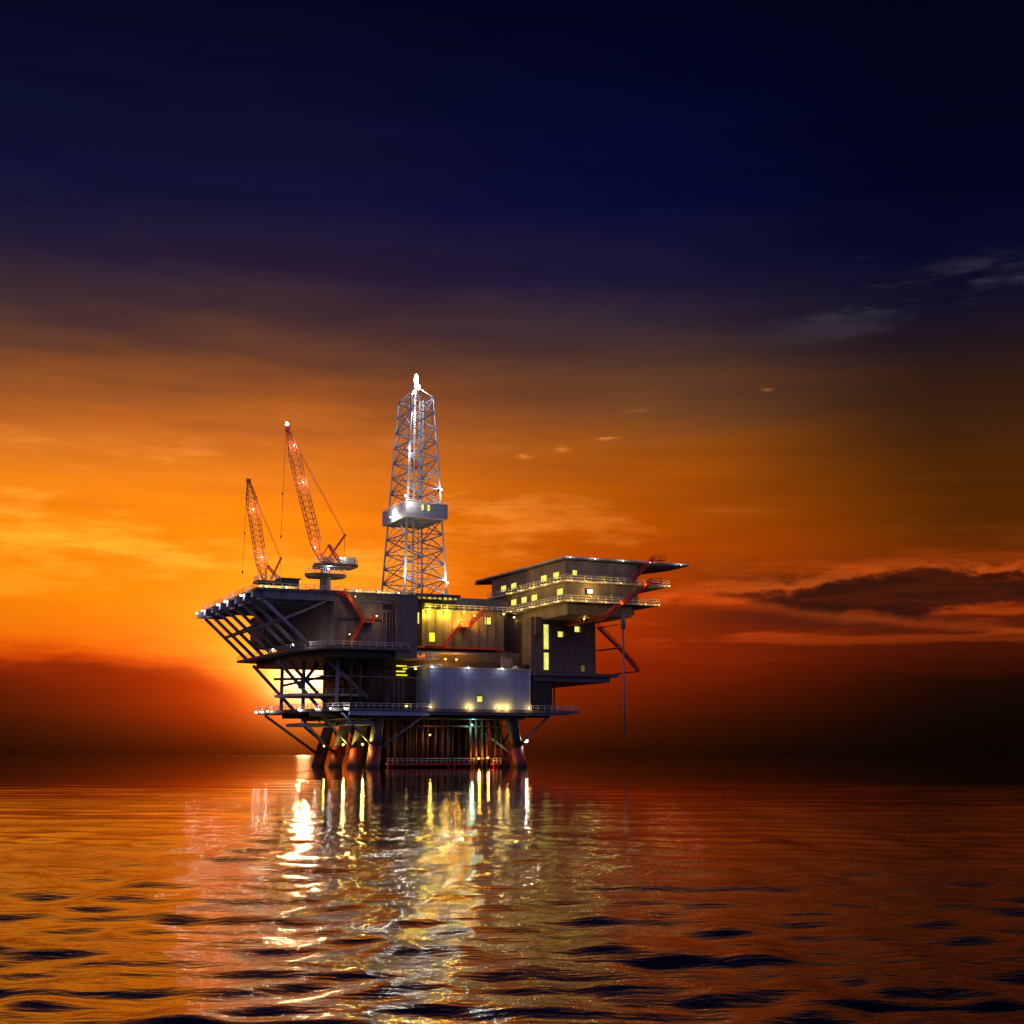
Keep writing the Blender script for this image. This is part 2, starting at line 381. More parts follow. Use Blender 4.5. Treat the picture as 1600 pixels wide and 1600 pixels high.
# ------------------------------------------------------------------ accommodation block
h = thing('accommodation_block', 'tall block of living quarters with two lit balconies and wide flat overhanging roof', 'building', (34,5,24.2))
part('tower', MB().box(24.4,43.2,3,18,24.1,38.2).box(25.2,27.6,2.2,3,33.6,38.2), M['hotel'], h)
part('tower_return', MB().box(24.3,30.5,3.6,30,14.2,24.0).box(23,26,4,20,14.2,26), M['black'], h)
d = MB().box(30.6,31,6,6.4,14.15,24).box(31.6,31.9,6,6.3,14.15,24).box(32.4,32.7,6,6.3,14.15,24)
part('support_pipes', d, M['black'], h)
part('base_slab', MB().box(24.2,49.6,2,44,23.2,24.0).box(25,47.4,3,42,21.8,23.2), M['deck'], h)
part('soffit', MB().box(27,45.4,-12.4,26,37.6,40.55).box(45.4,47,-11,0,38.4,40.55), M['hotel'], h)
part('wall', MB().box(25.8,46.4,-14,30,41.0,45.55), M['hotel'], h)
part('upper_wall', MB().box(25.8,46.4,-14,31,46.0,51.0), M['hotel'], h)
for nm,u1,v1,z0,z1 in (('balcony',52.2,24,40.55,40.99),('balcony',55.5,31.5,45.55,45.99)):
    s = part(nm, MB().box(24.7,u1,-15.1,v1,z0,z1), [M['fascia']], h)
    part('railing', MB().rail([(24.8,v1,z1),(24.8,-15,z1),(u1-.2,-15,z1),(u1-.2,v1-14,z1)], step=1.9, r=.075), M['rail'], h, parent=s)
part('roof', MB().prism([(25.0,-15.3),(61,-15.3),(61,-4),(50,30),(27,45.5),(25,40)], 51.2, 51.75), M['deck'], h)
part('roof_edge', MB().bar((24.9,-15.45,51.6),(61.1,-15.45,51.6),.18,.35).bar((24.85,-15.3,51.6),(24.85,40,51.6),.18,.35), M['fascia'], h)
def win_left(v,z,w=1.95,hh=1.5,mat=WIN, u=25.8):
    o = part('window', MB().box(u-.1,u-.05,v-w/2*1.6,v+w/2*1.6,z-hh/2,z+hh/2), mat, h)
    part('window_frame', MB().box(u-.05,u-.005,v-w/2*1.6-.15,v+w/2*1.6+.15,z-hh/2-.15,z+hh/2+.15), M['black'], h, parent=o)
def win_front(u,z,w,hh,v,mat=WIN, label=None):
    o = part('window', MB().box(u-w/2,u+w/2,v-.1,v-.05,z-hh/2,z+hh/2), mat, h, label=label)
    part('window_frame', MB().box(u-w/2-.15,u+w/2+.15,v-.05,v-.005,z-hh/2-.15,z+hh/2+.15), M['black'], h, parent=o)
for v in (23,16.4,-1.8,-8.8): win_left(v,47.75)
for v in (16.4,10,3.8,-10.9): win_left(v,43.35)
win_front(28.3,47.9,1.2,1.3,-14); win_front(36.3,46.95,1.1,1.4,-14,WIN3); win_front(38.6,42.3,1.1,1.4,-14,WIN3)
win_front(28.65,33.2,1.35,6.4,3,label='tall upper lit stair window'); win_front(28.65,26.9,1.35,4.4,3,label='tall lower lit stair window')
for u,z in ((32.75,34.0),(37.65,35.5)):
    win_front(u,z,1.3,1.4,3); 
    part('window_cheek_glow', MB().box(u+.68,u+1.1,2.86,2.94,z-.7,z+.7), WIN3, h)  # dim glowing strip stands in for the shading of the window cheek
win_front(39.3,25.3,1.1,1.6,3,WIN3)
part('hanging_pipe', MB().tube((42.8,-12.5,34.6),(42.8,-12.5,38.5),.62,n=14).tube((42.8,-12.5,8.3),(42.8,-12.5,34.6),.24,n=10), M['beam'], h, smooth=True)
part('link_wall', MB().box(18.9,24.4,18,19,24.1,41), M['black'], h)
part('corner_bracket', MB().box(18.75,20.2,8.5,12,40.6,42.4), M['block'], h)

# ------------------------------------------------------------------ stairs
def flight(mb, p, q, wdir=(0,1,0), w=1.0, rail=None):
    p = Vector(p); q = Vector(q); wd = Vector(wdir)*w; n = max(3, int((q-p).length/.45))
    for o in (Vector((0,0,0)), wd): mb.bar(p+o, q+o, .14, .36)
    for i in range(n):
        c = p.lerp(q,(i+.5)/n); t = (q-p); t.z = 0; t.normalize()
        mb.bar(c-0*t, c+wd, .3, .05)
    for o in (Vector((0,0,0)), wd):
        for k in (.55,1.1): rail.tube(p+o+Vector((0,0,k)), q+o+Vector((0,0,k)), .085, n=5)
        m = max(2,int((q-p).length/1.6))
        for i in range(m+1):
            c = p.lerp(q,i/m)+o; rail.tube(c, c+Vector((0,0,1.1)), .07, n=5)
s = thing('staircase', 'red zigzag stairs climbing the right side of the living quarters to the roof', 'staircase', (48,-15,25))
R = MB()
f1 = MB(); flight(f1,(43.3,-17,46.2),(49.6,-17,52),rail=R); part('stair_flight', f1, M['red'], s)
f2 = MB(); flight(f2,(35,-17,36.4),(48.8,-17,46.2),rail=R); part('stair_flight', f2, M['red'], s)
f3 = MB(); flight(f3,(55.6,1.8,25.0),(49.9,1.8,30.8),rail=R); part('stair_flight', f3, M['red'], s)
f4 = MB(); flight(f4,(49.5,1.8,31.2),(43.6,1.8,36.1),rail=R); part('stair_flight', f4, M['red'], s)
part('landing', MB().box(49.4,53,-17,-15.4,52,52.15), M['red'], s)
part('landing', MB().box(48.6,51.6,-17,-15.2,46.05,46.2), M['red'], s)
part('landing', MB().box(34.2,36,-17,2.9,36.15,36.35).box(36,38.2,-17,-8,36.15,36.35), M['red'], s)
part('landing', MB().box(43.2,45,1.8,3,35.95,36.1).box(43.2,44,-8,1.8,35.95,36.1), M['red'], s)
part('landing', MB().box(48.6,50.4,1.8,14,30.85,31.0).box(43.2,48.6,12,14,30.85,31.0), M['red'], s)
part('landing', MB().box(54.6,56.4,1.8,14,24.8,24.98).box(49.6,54.6,12,14,24.4,24.6), M['red'], s)
R.rail([(34.3,2.9,36.35),(34.3,-16.9,36.35)],step=2).rail([(49.6,-17,52.15),(53,-17,52.15)]).rail([(48.7,-17,46.2),(51.6,-17,46.2)])
part('handrail', R, M['red'], s)
s = thing('staircase', 'red stairs with a side landing on the mauve block, below the large crane', 'staircase', (-24,-1,28.7))
R = MB(); f = MB(); flight(f,(-22.6,-1.4,35.0),(-27.3,-1.4,41.6),rail=R); part('stair_flight', f, M['red'], s)
f = MB(); flight(f,(-25.8,-1.4,28.8),(-22.6,-1.4,34.8),rail=R); part('stair_flight', f, M['red'], s)
part('landing', MB().box(-23,-19.8,-1.5,.2,34.6,34.85), M['red'], s)
part('landing', MB().box(-29.5,-27,-1.5,.0,41.2,41.5), M['red'], s)
R.rail([(-23,-1.4,34.85),(-19.9,-1.4,34.85),(-19.9,.1,34.85)],step=1).rail([(-29.4,-1.4,40.2),(-27.2,-1.4,40.2)],step=.8)
part('handrail', R, M['red'], s)
s = thing('staircase', 'red stairs crossing the floodlit front of the brown module', 'staircase', (7,7,30.2))
R = MB(); f = MB(); flight(f,(8.2,5.2,35.4),(13,5.2,39.6),rail=R); part('stair_flight', f, M['red'], s)
f = MB(); flight(f,(1.6,5.2,30.3),(6.0,5.2,35.2),rail=R); part('stair_flight', f, M['red'], s)
part('landing', MB().box(5.6,8.6,5.2,7.9,35.0,35.2), M['red'], s)
part('landing', MB().box(-3,2,5.2,7.7,29.9,30.15), M['red'], s)
R.rail([(5.6,5.3,35.2),(8.6,5.3,35.2)],step=1)
part('handrail', R, M['red'], s)

# ------------------------------------------------------------------ derrick
D = thing('drilling_derrick', 'tall tapered galvanised lattice derrick with a cabin halfway and lamp on top', 'derrick', (-4,13,42))
ZB, ZT = 43.0, 94.3
base4 = [(-9.8,5),(1.6,5),(1.6,22),(-9.8,22)]; top4 = [(-8.2,6),(-2,6),(-2,15.4),(-8.2,15.4)]
def dc(i,z):
    t = (z-ZB)/(ZT-ZB); a = base4[i%4]; b_ = top4[i%4]
    return Vector((a[0]+(b_[0]-a[0])*t, a[1]+(b_[1]-a[1])*t, z))
for i in range(4): part('derrick_leg', MB().tube(dc(i,ZB), dc(i,ZT), .36 if i==0 else .27, .3 if i==0 else .22, n=10), M['derrick'], D, smooth=True)
levels = [43+3.85*i for i in range(6)]+[66.3+4.0*i for i in range(8)]
for i in range(4):
    mb = MB()
    for k,(z0,z1) in enumerate(zip(levels[:-1],levels[1:])):
        mb.tube(dc(i,z1),dc(i+1,z1),.15,n=6)
        if k % 2: mb.tube(dc(i,z0),dc(i+1,z1),.17,n=6)
        else: mb.tube(dc(i+1,z0),dc(i,z1),.17,n=6)
        m = (dc(i,z1)+dc(i+1,z1))/2
        mb.tube(m, dc(i,z0), .09, n=6); mb.tube(m, dc(i+1,z0), .09, n=6)
    part('lattice_bracing', mb, M['lattice'], D)
mb = MB()
for i in range(4):
    mb.tube(dc(i,ZT), (-5.2,10.5,98), .12, n=6); mb.tube(dc(i,ZT),dc(i+1,ZT),.14,n=6)
mb.box(-6,-4.4,9.7,11.3,97.4,98.4)
part('crown_block', mb, M['derrick'], D)
part('guide_pipe', MB().tube((-6.2,8.8,43),(-6.2,8.8,97),.3,n=10), M['fascia'], D, smooth=True)
mb = MB().tube((-3.6,12,43),(-3.6,12,95),.14,n=6).tube((-2.6,12,43),(-2.6,12,95),.14,n=6)
for i in range(52): mb.tube((-3.6,12,43.5+i),(-2.6,12,43.5+i),.08,n=5)
part('ladder', mb, M['derrick'], D)
part('travelling_block', MB().box(-5.9,-4.5,9.8,11.2,76,78.5).tube((-5.2,10.5,78.5),(-5.2,10.5,97),.08,n=5), M['crane'], D)
cab = MB(); u0,u1,v0,v1 = -10.4,.9,3,20.6
cab.box(u0,u1,v0,v0+.15,62.1,65.9).box(u0,u1,v1-.15,v1,62.1,65.9).box(u0,u0+.15,v0+.15,v1-.15,62.1,65.9).box(u1-.15,u1,v0+.15,v1-.15,62.1,65.9)
w_ = part('cabin_wall', cab, M['cabin'], D)
part('cabin_floor', MB().box(u0+.2,u1-.2,v0+.2,v1-.2,62.15,62.5), M['fascia'], D)
for u in (-5.95,-4.3):
    o = part('window', MB().box(u-.33,u+.33,v0-.08,v0-.03,63.9,65.4), WIN, D)
part('cabin_railing', MB().rail([(u0,v0,65.9),(u1,v0,65.9)],h=.5,bars=1).rail([(u0,v0,65.9),(u0,v1,65.9)],h=.5,bars=1), M['rail'], D)
part('skid_base', MB().box(-12,4.6,3,24,42.02,42.9), M['deck'], D)
mb = MB()
for i in range(10): mb.box(-9+i*1.4,-8.6+i*1.4,2.7,3,41.3,42.5)
part('skid_ribs', mb, M['black'], D)
for z0,z1 in ((98.4,101.2),):
    part('crown_lamp', MB().ball((-5.2,10.5,99.9),.55,.55,1.5), glow('crown lamp', (1,.93,.8), 40), D, smooth=True)

# ------------------------------------------------------------------ cranes
def lattice(mb, p, q, w, seg, taper=(.25,.25), vdir=Vector((0,1,0))):
    p = Vector(p); q = Vector(q); d = (q-p).normalized(); s_ = d.cross(vdir).normalized()
    def ring(t):
        k = 1.0
        if t < .14: k = taper[0]+(1-taper[0])*t/.14
        if t > .82: k = taper[1]+(1-taper[1])*(1-t)/.18
        c = p.lerp(q,t)
        return [c+vdir*(x*w*.5*k)+s_*(y*w*.5*k) for x,y in ((-1,-1),(1,-1),(1,1),(-1,1))]
    R_ = [ring(i/seg) for i in range(seg+1)]
    for a,b in zip(R_[:-1],R_[1:]):
        for i in range(4):
            mb.tube(a[i],b[i],.10,n=5)
            mb.tube(b[i],b[(i+1)%4],.05,n=4)
            mb.tube(a[i],b[(i+1)%4],.065,n=4)
G = 'pedestal cranes on the top deck'
K = thing('pedestal_crane','large red crane with lit tip on a round pedestal beside the derrick','crane',(-29.8,7,42),G)
part('pedestal', MB().tube((-29.8,7,42),(-29.8,7,46.2),1.35,n=20).box(-34.6,-25.4,4,10,42.01,42.7), M['beam'], K, smooth=False)
q = part('lower_platform', MB().prism([(-35.4,6),(-33.5,3.5),(-26.2,3.5),(-25,5),(-25,9),(-26.5,11),(-33,11)],46.0,46.7), M['deck'], K)
part('railing', MB().rail([(-35.2,6.1,46.7),(-33.4,3.6,46.7),(-26.2,3.6,46.7),(-25.1,5.1,46.7)],step=1.2), M['rail'], K, parent=q)
part('slewing_neck', MB().tube((-29.8,7,46.7),(-29.8,7,48.5),1.15,n=20), M['fascia'], K, smooth=True)
q = part('upper_platform', MB().prism([(-33.4,5),(-31,3),(-23,3),(-22.4,4),(-22.4,10),(-24,11),(-32,11)],48.5,49.2), M['deck'], K)
part('railing', MB().rail([(-33.2,5.1,49.2),(-31,3.1,49.2),(-23,3.1,49.2),(-22.5,4.1,49.2)],step=1.2), M['rail'], K, parent=q)
part('operator_cab', MB().box(-31.5,-28.3,4.2,6.6,49.2,50.8), M['crane'], K)
part('winch_house', MB().box(-26.2,-23,4,9,49.2,51), M['fascia'], K)
mb = MB(); lattice(mb,(-31.3,6.5,50.0),(-40.3,6.5,81.8),2.2,22); mb.box(-41,-40,6.2,6.8,81.6,83.2); part('boom', mb, M['crane'], K)
mb = MB()
for dv in (-1,1): mb.bar((-29.4,6.5+dv,50.5),(-25.2,6.5+dv*.5,56.8),.25); mb.bar((-26.5,6.5+dv,50.2),(-29.3,6.5+dv*.6,54.2),.35)
mb.bar((-31,6.5,51.2),(-29.3,6.5,54.0),.25); mb.bar((-25.2,6,56.8),(-25.2,7,56.8),.4)
part('mast', mb, M['red'], K)
mb = MB()
for dv in (-.45,.45): mb.tube((-40.3,6.5+dv,81.8),(-25.2,6.5+dv,56.8),.05,n=4)
mb.tube((-25.2,6.5,56.8),(-25.3,6.5,51),.06,n=4)
part('stay_cables', mb, M['cable'], K)
mb = MB().tube((-40.9,6.5,82.4),(-41.4,6.5,55.6),.045,n=4).ball((-41.3,6.5,66),.2,.2,.35).ball((-41.4,6.5,55.4),.2,.2,.4)
part('hook_line', mb, M['cable'], K)
part('tip_lamp', MB().ball((-40.7,6.4,83.5),.42,.42,.5), glow('crane lamp', (1,.92,.8), 30), K, smooth=True)
K = thing('pedestal_crane','smaller dark red crane at the far left end of the top deck','crane',(-40.5,22,42),G)
part('pedestal', MB().tube((-40.8,22,42),(-40.8,22,45.6),1.2,n=20), M['beam'], K, smooth=False)
q = part('upper_platform', MB().box(-43.4,-37.4,19.5,24.5,45.6,46.2), M['deck'], K)
part('railing', MB().rail([(-43.2,24,46.2),(-43.2,19.6,46.2),(-37.6,19.6,46.2)],step=1.2), M['rail'], K, parent=q)
part('winch_house', MB().box(-37.2,-32.6,20,25,43.2,46.8).box(-37.6,-32.2,19.6,25.4,46.8,47.1), M['black'], K)
mb = MB(); lattice(mb,(-41.2,21.5,46.4),(-46.0,21.5,71.2),2.3,18); mb.box(-46.6,-45.5,21.2,21.8,71,72); part('boom', mb, M['crane'], K)
mb = MB()
for dv in (-1,1): mb.bar((-39.6,21.5+dv,46.5),(-37.1,21.5+dv*.5,52.2),.22); mb.bar((-37.2,21.5+dv,46.6),(-40.6,21.5+dv*.6,50.2),.28)
mb.bar((-37.1,21,52.2),(-37.1,22,52.2),.4)
part('mast', mb, M['red'], K)
mb = MB()
for dv in (-.4,.4): mb.tube((-45.9,21.5+dv,71),(-37.1,21.5+dv,52.2),.045,n=4)
mb.tube((-37.1,21.5,52.2),(-37.3,21.5,46.8),.05,n=4)
part('stay_cables', mb, M['cable'], K)
mb = MB().tube((-46.3,21.5,71.6),(-46.8,21.5,48.5),.045,n=4).ball((-46.6,21.5,58),.2,.2,.35).ball((-46.8,21.5,48.2),.22,.22,.4)
part('hook_line', mb, M['cable'], K)

# ------------------------------------------------------------------ floodlights
gw='floodlights on the brown module'
floodlight((-2.6,7.0,38.9),'yellow',1000,'floodlight at the left end under the brown module gangway',gw)
floodlight((2.2,7.0,38.9),'yellow',1200,'second floodlight from the left under the brown module gangway',gw)
floodlight((7.2,7.0,39.0),'yellow',240,'small floodlight under the middle of the brown module gangway',gw)
floodlight((6.6,6.9,36.0),'amber',900,'amber lamp above the landing of the red stairs on the brown module',gw)
floodlight((10.2,6.9,38.2),'amber',450,'amber lamp over the upper red flight on the brown module',gw)
floodlight((12.9,6.9,39.1),'warm',70,'small lamp at the head of the red stairs on the brown module',gw)
floodlight((18.4,6.9,39.0),'warm',60,'small lamp at the right corner of the brown module',gw)
gk='lamps on the mauve block'
floodlight((-19.6,-2.2,36.2),'warm',110,'lamp at the landing of the red stairs on the mauve block',gk,size=.18)
floodlight((-25.2,-2.6,40.6),'warm',110,'lamp at the head of the red stairs on the mauve block',gk,size=.14)
floodlight((-26.5,-2.6,31.5),'warm',60,'lamp at the foot of the red stairs on the mauve block',gk,size=.14)
gm='lamps on the pale module'
floodlight((-5.2,-1.9,14.6),'warm',50,'lamp at the foot of the left corner of the pale box',gm)
floodlight((5.2,-1.9,14.5),'warm',170,'lamp at the foot of the pale box left of its window',gm)
floodlight((13.0,-1.9,14.5),'warm',150,'lamp at the foot of the pale box right of its window',gm)
floodlight((15.2,-1.9,14.5),'warm',190,'second lamp at the foot of the pale box right of its window',gm)
floodlight((21.3,-1.9,14.6),'warm',50,'lamp at the foot of the right corner of the pale box',gm)
floodlight((-5.0,-2.1,24.3),'white',40,'lamp on the roof edge at left corner of pale box',gm)
floodlight((4.6,-2.1,24.3),'white',35,'lamp on the roof edge near the middle of pale box',gm)
floodlight((13.8,-2.1,24.3),'white',35,'lamp on the roof edge right of the middle of pale box',gm)
gd='lamps between the decks'
floodlight((1.4,5.0,26.8),'amber',500,'left amber lamp in the dark gap above the pale box',gd)
floodlight((4.4,5.0,26.8),'amber',500,'right amber lamp in the dark gap above the pale box',gd)
floodlight((-7.6,2.4,24.0),'warm',30,'lamp left of the pale box roof by a slanting pipe',gd)
floodlight((-11.3,-1.4,14.7),'warm',25,'lone lamp on the blue edge of the lower deck',gd)
ge='lamps along the left edge of the lower deck'
for i,(u,v) in enumerate(((-26.6,-1.2),(-29.2,2),(-31.2,7),(-33.5,14),(-36.9,30),(-37.2,36),(-37.3,40))):
    floodlight((u-.2,v,14.0),'white',60,'%s white lamp from the right on the left edge of the lower deck'%('first','second','third','fourth','fifth','sixth','seventh')[i],ge,size=.24)
gb='lamps at the feet of the raking braces'
floodlight((-35.6,4,30.2),'white',90,'white lamp at the foot of the frontmost raking brace',gb)
floodlight((-36,12,29.8),'white',90,'white lamp at the foot of the second raking brace',gb)
floodlight((-36.4,29,29.6),'white',60,'white lamp between the rear raking braces on mid deck',gb)
gt='lamps on the top deck'
floodlight((-46,2,42.5),'warm',260,'lamp on the front left corner of the top deck',gt)
floodlight((-41,2,42.5),'warm',220,'lamp on the top deck between front corner and small crane',gt)
floodlight((-23.5,1.5,42.5),'warm',260,'lamp on the top deck right of the large crane',gt)
floodlight((-17.8,1.5,42.5),'warm',260,'lamp on the top deck midway between large crane and derrick',gt)
floodlight((-12.6,1.5,42.5),'warm',200,'lamp on the top deck at the foot of the derrick',gt)
for i,v in enumerate((10,26,34,51,58)):
    floodlight((-49.9,v,41.0),'white',130,'%s white lamp counting back along the cantilever beam ends'%('first','second','third','fourth','fifth')[i],gt,size=.3,off=(-.4,-.4,0))
gr='lamps on the derrick'
floodlight((-10.6,3.0,47),'white',500,'white lamp low on the nearest derrick leg',gr)
floodlight((1.5,4.2,46),'white',500,'white lamp low on the right derrick leg',gr)
floodlight((-10.9,2.2,67.2),'white',900,'bright white lamp on the corner of the derrick cabin',gr)
floodlight((-11.2,12,63.2),'white',600,'white lamp on the left side of the derrick cabin',gr)
floodlight((-.2,4.8,70),'white',500,'white lamp on the right derrick leg above the cabin',gr)
floodlight((-9.2,4.6,80),'white',400,'white lamp on the nearest derrick leg above the cabin',gr)
floodlight((-6.6,7.6,90),'white',700,'white lamp inside the top of the derrick',gr)
floodlight((-5.2,8.8,97.0),'white',900,'bright white lamp under the derrick crown',gr)
gc='lamps on the large crane'
floodlight((-29.8,4.6,47.9),'white',200,'white lamp shining on the neck of the large crane',gc)
floodlight((-36.6,5,69),'white',260,'warm lamp in the middle of the large crane boom',gc,size=.13)
floodlight((-39.2,5,78),'white',220,'warm lamp near the top of the large crane boom',gc,size=.13)
floodlight((-33.4,4.6,53),'white',260,'added white fill lamp at the foot of the large crane boom',gc,size=.13)  # fill light added to brighten the backlit boom
floodlight((-42.4,20,52),'white',200,'white lamp at the foot of the small crane boom','lamps on the small crane',size=.13)
floodlight((-45,20,64),'white',160,'white lamp high on the small crane boom','lamps on the small crane',size=.13)
floodlight((-27,3.6,50.6),'white',120,'white lamp on the upper platform of the large crane',gc)
gh='lamps on the living quarters'
floodlight((32.3,-14.6,43.4),'warm',260,'large bright lamp on the lower balcony front of the living quarters',gh,size=.8,off=(0,-.9,0))
ORD = ('first','second','third','fourth','fifth','sixth','seventh','eighth')
for nm,z,u1 in (('lower',40.75,51.5),('upper',45.75,54.5)):
    for i,u in enumerate((26.5,30.5,36.0,40.5,47.5,u1)):
        floodlight((u,-15.75,z),'warm',(75,50,50,36,36,60)[i],'%s small lamp from the near corner on the %s balcony front edge'%(ORD[i],nm),gh,size=.11)
    for i,v in enumerate((-11,-4,3,10,17)):
        floodlight((23.95,v,z),'warm',50,'%s small lamp from the near corner on the %s balcony side edge'%(ORD[i],nm),gh,size=.11)
for i,u in enumerate((26,33,41,49,58)):
    floodlight((u,-16.1,51.4),'white',34,'%s small lamp from the near corner along the roof front edge'%ORD[i],gh,size=.11)
floodlight((35,-6,37.2),'warm',90,'lamp over the walkway under the living quarters',gh)
floodlight((24.0,12.5,38.9),'warm',90,'lamp over the side wall of the tower beside the brown module',gh)
gl='lamps among the legs'
floodlight((-20.3,4.4,5.6),'warm',800,'lamp shining on the nearest leg above its red foot',gl)
floodlight((-21.6,15.4,5.6),'warm',800,'lamp shining on the second leg above its red foot',gl)
floodlight((-22.4,28.4,5.4),'warm',420,'lamp shining on the third leg above its red foot',gl)
floodlight((23.4,4.2,6.6),'white',220,'very bright lamp on the right front leg below the deck',gl,size=.6)
floodlight((-1.8,7,8),'amber',260,'amber lamp among the conductor pipes left of the dark gap',gl)
floodlight((11.5,7,2.2),'amber',500,'amber lamp low among the conductor pipes near the right landing',gl)
floodlight((14,7,2.4),'amber',350,'amber lamp low at the right end of the conductor pipes',gl)
floodlight((9.6,7,10.6),'cyan',350,'blue green lamp high under the lower deck',gl)

# ------------------------------------------------------------------ sea
def make_sea():
    nr, na = 640, 420
    r = np.concatenate([[3.0], np.geomspace(5, 900, nr-61), np.geomspace(950, 90000, 60)])
    a1 = np.radians(np.linspace(-34, 34, na)); a2 = np.radians(np.linspace(36, 324, 73))
    a = np.concatenate([a1, a2]); nA = len(a)
    rr, aa = np.meshgrid(r, a, indexing='ij')
    x = rr*np.sin(aa); y = rr*np.cos(aa); z = np.zeros_like(x)
    rng = np.random.default_rng(3)
    sp = np.gradient(r)[:,None]
    for i in range(80):
        lam = 0.4*1.06**i*rng.uniform(.88,1.12)
        th = rng.normal(math.radians(78), .65 if lam < 5 else .4); k = 2*math.pi/lam
        # short wind chop is steep, the longer swell very low
        amp = (.0052*lam if lam < 2 else .0052*lam*(2/lam)**1.75)*rng.uniform(.5,1.3)
        fade = np.clip(lam/(sp*3.0)-1, 0, 1)
        z += fade*amp*np.sin(k*(x*math.cos(th)+y*math.sin(th))+rng.uniform(0,6.28))
    ev = np.stack([x,y,z],-1).reshape(-1,3)
    I = np.arange((len(r)-1))[:,None]*nA; J = np.arange(nA)[None,:]; J2 = (J+1) % nA
    f = np.stack([I+J, I+J2, I+nA+J2, I+nA+J], -1).reshape(-1,4)[:, ::-1]
    me = bpy.data.meshes.new('sea')
    me.vertices.add(len(ev)); me.vertices.foreach_set('co', ev.ravel())
    me.loops.add(f.size); me.loops.foreach_set('vertex_index', f.ravel().astype(np.int32))
    me.polygons.add(len(f)); me.polygons.foreach_set('loop_start', np.arange(0,f.size,4,dtype=np.int32)); me.polygons.foreach_set('loop_total', np.full(len(f),4,dtype=np.int32))
    me.polygons.foreach_set('use_smooth', np.ones(len(f),dtype=bool))
    me.update(calc_edges=True); me.validate()
    o = bpy.data.objects.new('sea', me); C.objects.link(o); o['kind'] = 'structure'; o['label'] = 'dark calm sea with ripples mirroring the sunset and the platform'
    m, nt = newmat('sea water'); L = nt.links.new
    out = N(nt,'ShaderNodeOutputMaterial'); b = N(nt,'ShaderNodeBsdfPrincipled'); L(b.outputs[0], out.inputs[0])
    b.inputs['Base Color'].default_value = (.004,.005,.008,1); b.inputs['Roughness'].default_value = .03; b.inputs['IOR'].default_value = 1.333
    tc = N(nt,'ShaderNodeTexCoord'); mp = N(nt,'ShaderNodeMapping'); mp.inputs['Scale'].default_value = (.6,1.4,1); L(tc.outputs['Object'], mp.inputs[0])
    n1 = N(nt,'ShaderNodeTexNoise'); n1.inputs['Scale'].default_value = 1.3; n1.inputs['Detail'].default_value = 5; L(mp.outputs[0], n1.inputs['Vector'])
    n2 = N(nt,'ShaderNodeTexNoise'); n2.inputs['Scale'].default_value = .03; n2.inputs['Detail'].default_value = 3; L(mp.outputs[0], n2.inputs['Vector'])
    mr = N(nt,'ShaderNodeMapRange'); L(n2.outputs[0], mr.inputs[0]); mr.inputs[1].default_value=.35; mr.inputs[2].default_value=.65; mr.inputs[3].default_value=.15; mr.inputs[4].default_value=.55
    n3 = N(nt,'ShaderNodeTexNoise'); n3.inputs['Scale'].default_value = 4.0; n3.inputs['Detail'].default_value = 4; L(mp.outputs[0], n3.inputs['Vector'])
    hs = N(nt,'ShaderNodeMath', operation='MULTIPLY_ADD'); L(n3.outputs[0], hs.inputs[0]); hs.inputs[1].default_value = .9; L(n1.outputs[0], hs.inputs[2])
    bp = N(nt,'ShaderNodeBump'); L(hs.outputs[0], bp.inputs['Height']); L(mr.outputs[0], bp.inputs['Strength']); # the water lies calmer in the lee around the platform than out in the open
    ge = N(nt,'ShaderNodeNewGeometry'); vd = N(nt,'ShaderNodeVectorMath', operation='DISTANCE'); L(ge.outputs['Position'], vd.inputs[0]); vd.inputs[1].default_value = (-15, 372, 0)
    lee = N(nt,'ShaderNodeMapRange'); L(vd.outputs['Value'], lee.inputs[0]); lee.interpolation_type = 'SMOOTHSTEP'
    lee.inputs[1].default_value = 150; lee.inputs[2].default_value = 345; lee.inputs[3].default_value = .003; lee.inputs[4].default_value = .045
    far = N(nt,'ShaderNodeSeparateXYZ'); L(ge.outputs['Position'], far.inputs[0])
    fm = N(nt,'ShaderNodeMapRange'); L(far.outputs[1], fm.inputs[0]); fm.interpolation_type = 'SMOOTHERSTEP'; fm.inputs[1].default_value = 40; fm.inputs[2].default_value = 330; fm.inputs[3].default_value = 1; fm.inputs[4].default_value = 0
    fk = N(nt,'ShaderNodeMath', operation='MULTIPLY'); L(lee.outputs[0], fk.inputs[0]); L(fm.outputs[0], fk.inputs[1])
    fa = N(nt,'ShaderNodeMath', operation='MAXIMUM'); L(fk.outputs[0], fa.inputs[0]); fa.inputs[1].default_value = .003
    L(fa.outputs[0], bp.inputs['Distance'])
    L(bp.outputs[0], b.inputs['Normal'])
    me.materials.append(m)
    return o
make_sea()

# ------------------------------------------------------------------ sky
SUN_AZ, SUN_EL = -8.3, 3.0
w = bpy.data.worlds.new('World'); sc.world = w; w.use_nodes = True
nt = w.node_tree; nt.nodes.clear(); L = nt.links.new
out = N(nt,'ShaderNodeOutputWorld')
tc = N(nt,'ShaderNodeTexCoord')
def mth(op, a, b=None, c=None, clamp=False):
    n = N(nt,'ShaderNodeMath', operation=op); n.use_clamp = clamp
    for i, x in enumerate((a,b,c)):
        if x is None: continue
        if isinstance(x,(int,float)): n.inputs[i].default_value = x
        else: L(x, n.inputs[i])
    return n.outputs[0]
def mrange(x, a, b, c=0., d=1., smooth=True):
    n = N(nt,'ShaderNodeMapRange'); n.interpolation_type = 'SMOOTHSTEP' if smooth else 'LINEAR'
    L(x, n.inputs[0])
    for i,v in zip((1,2,3,4),(a,b,c,d)): n.inputs[i].default_value = v
    return n.outputs[0]
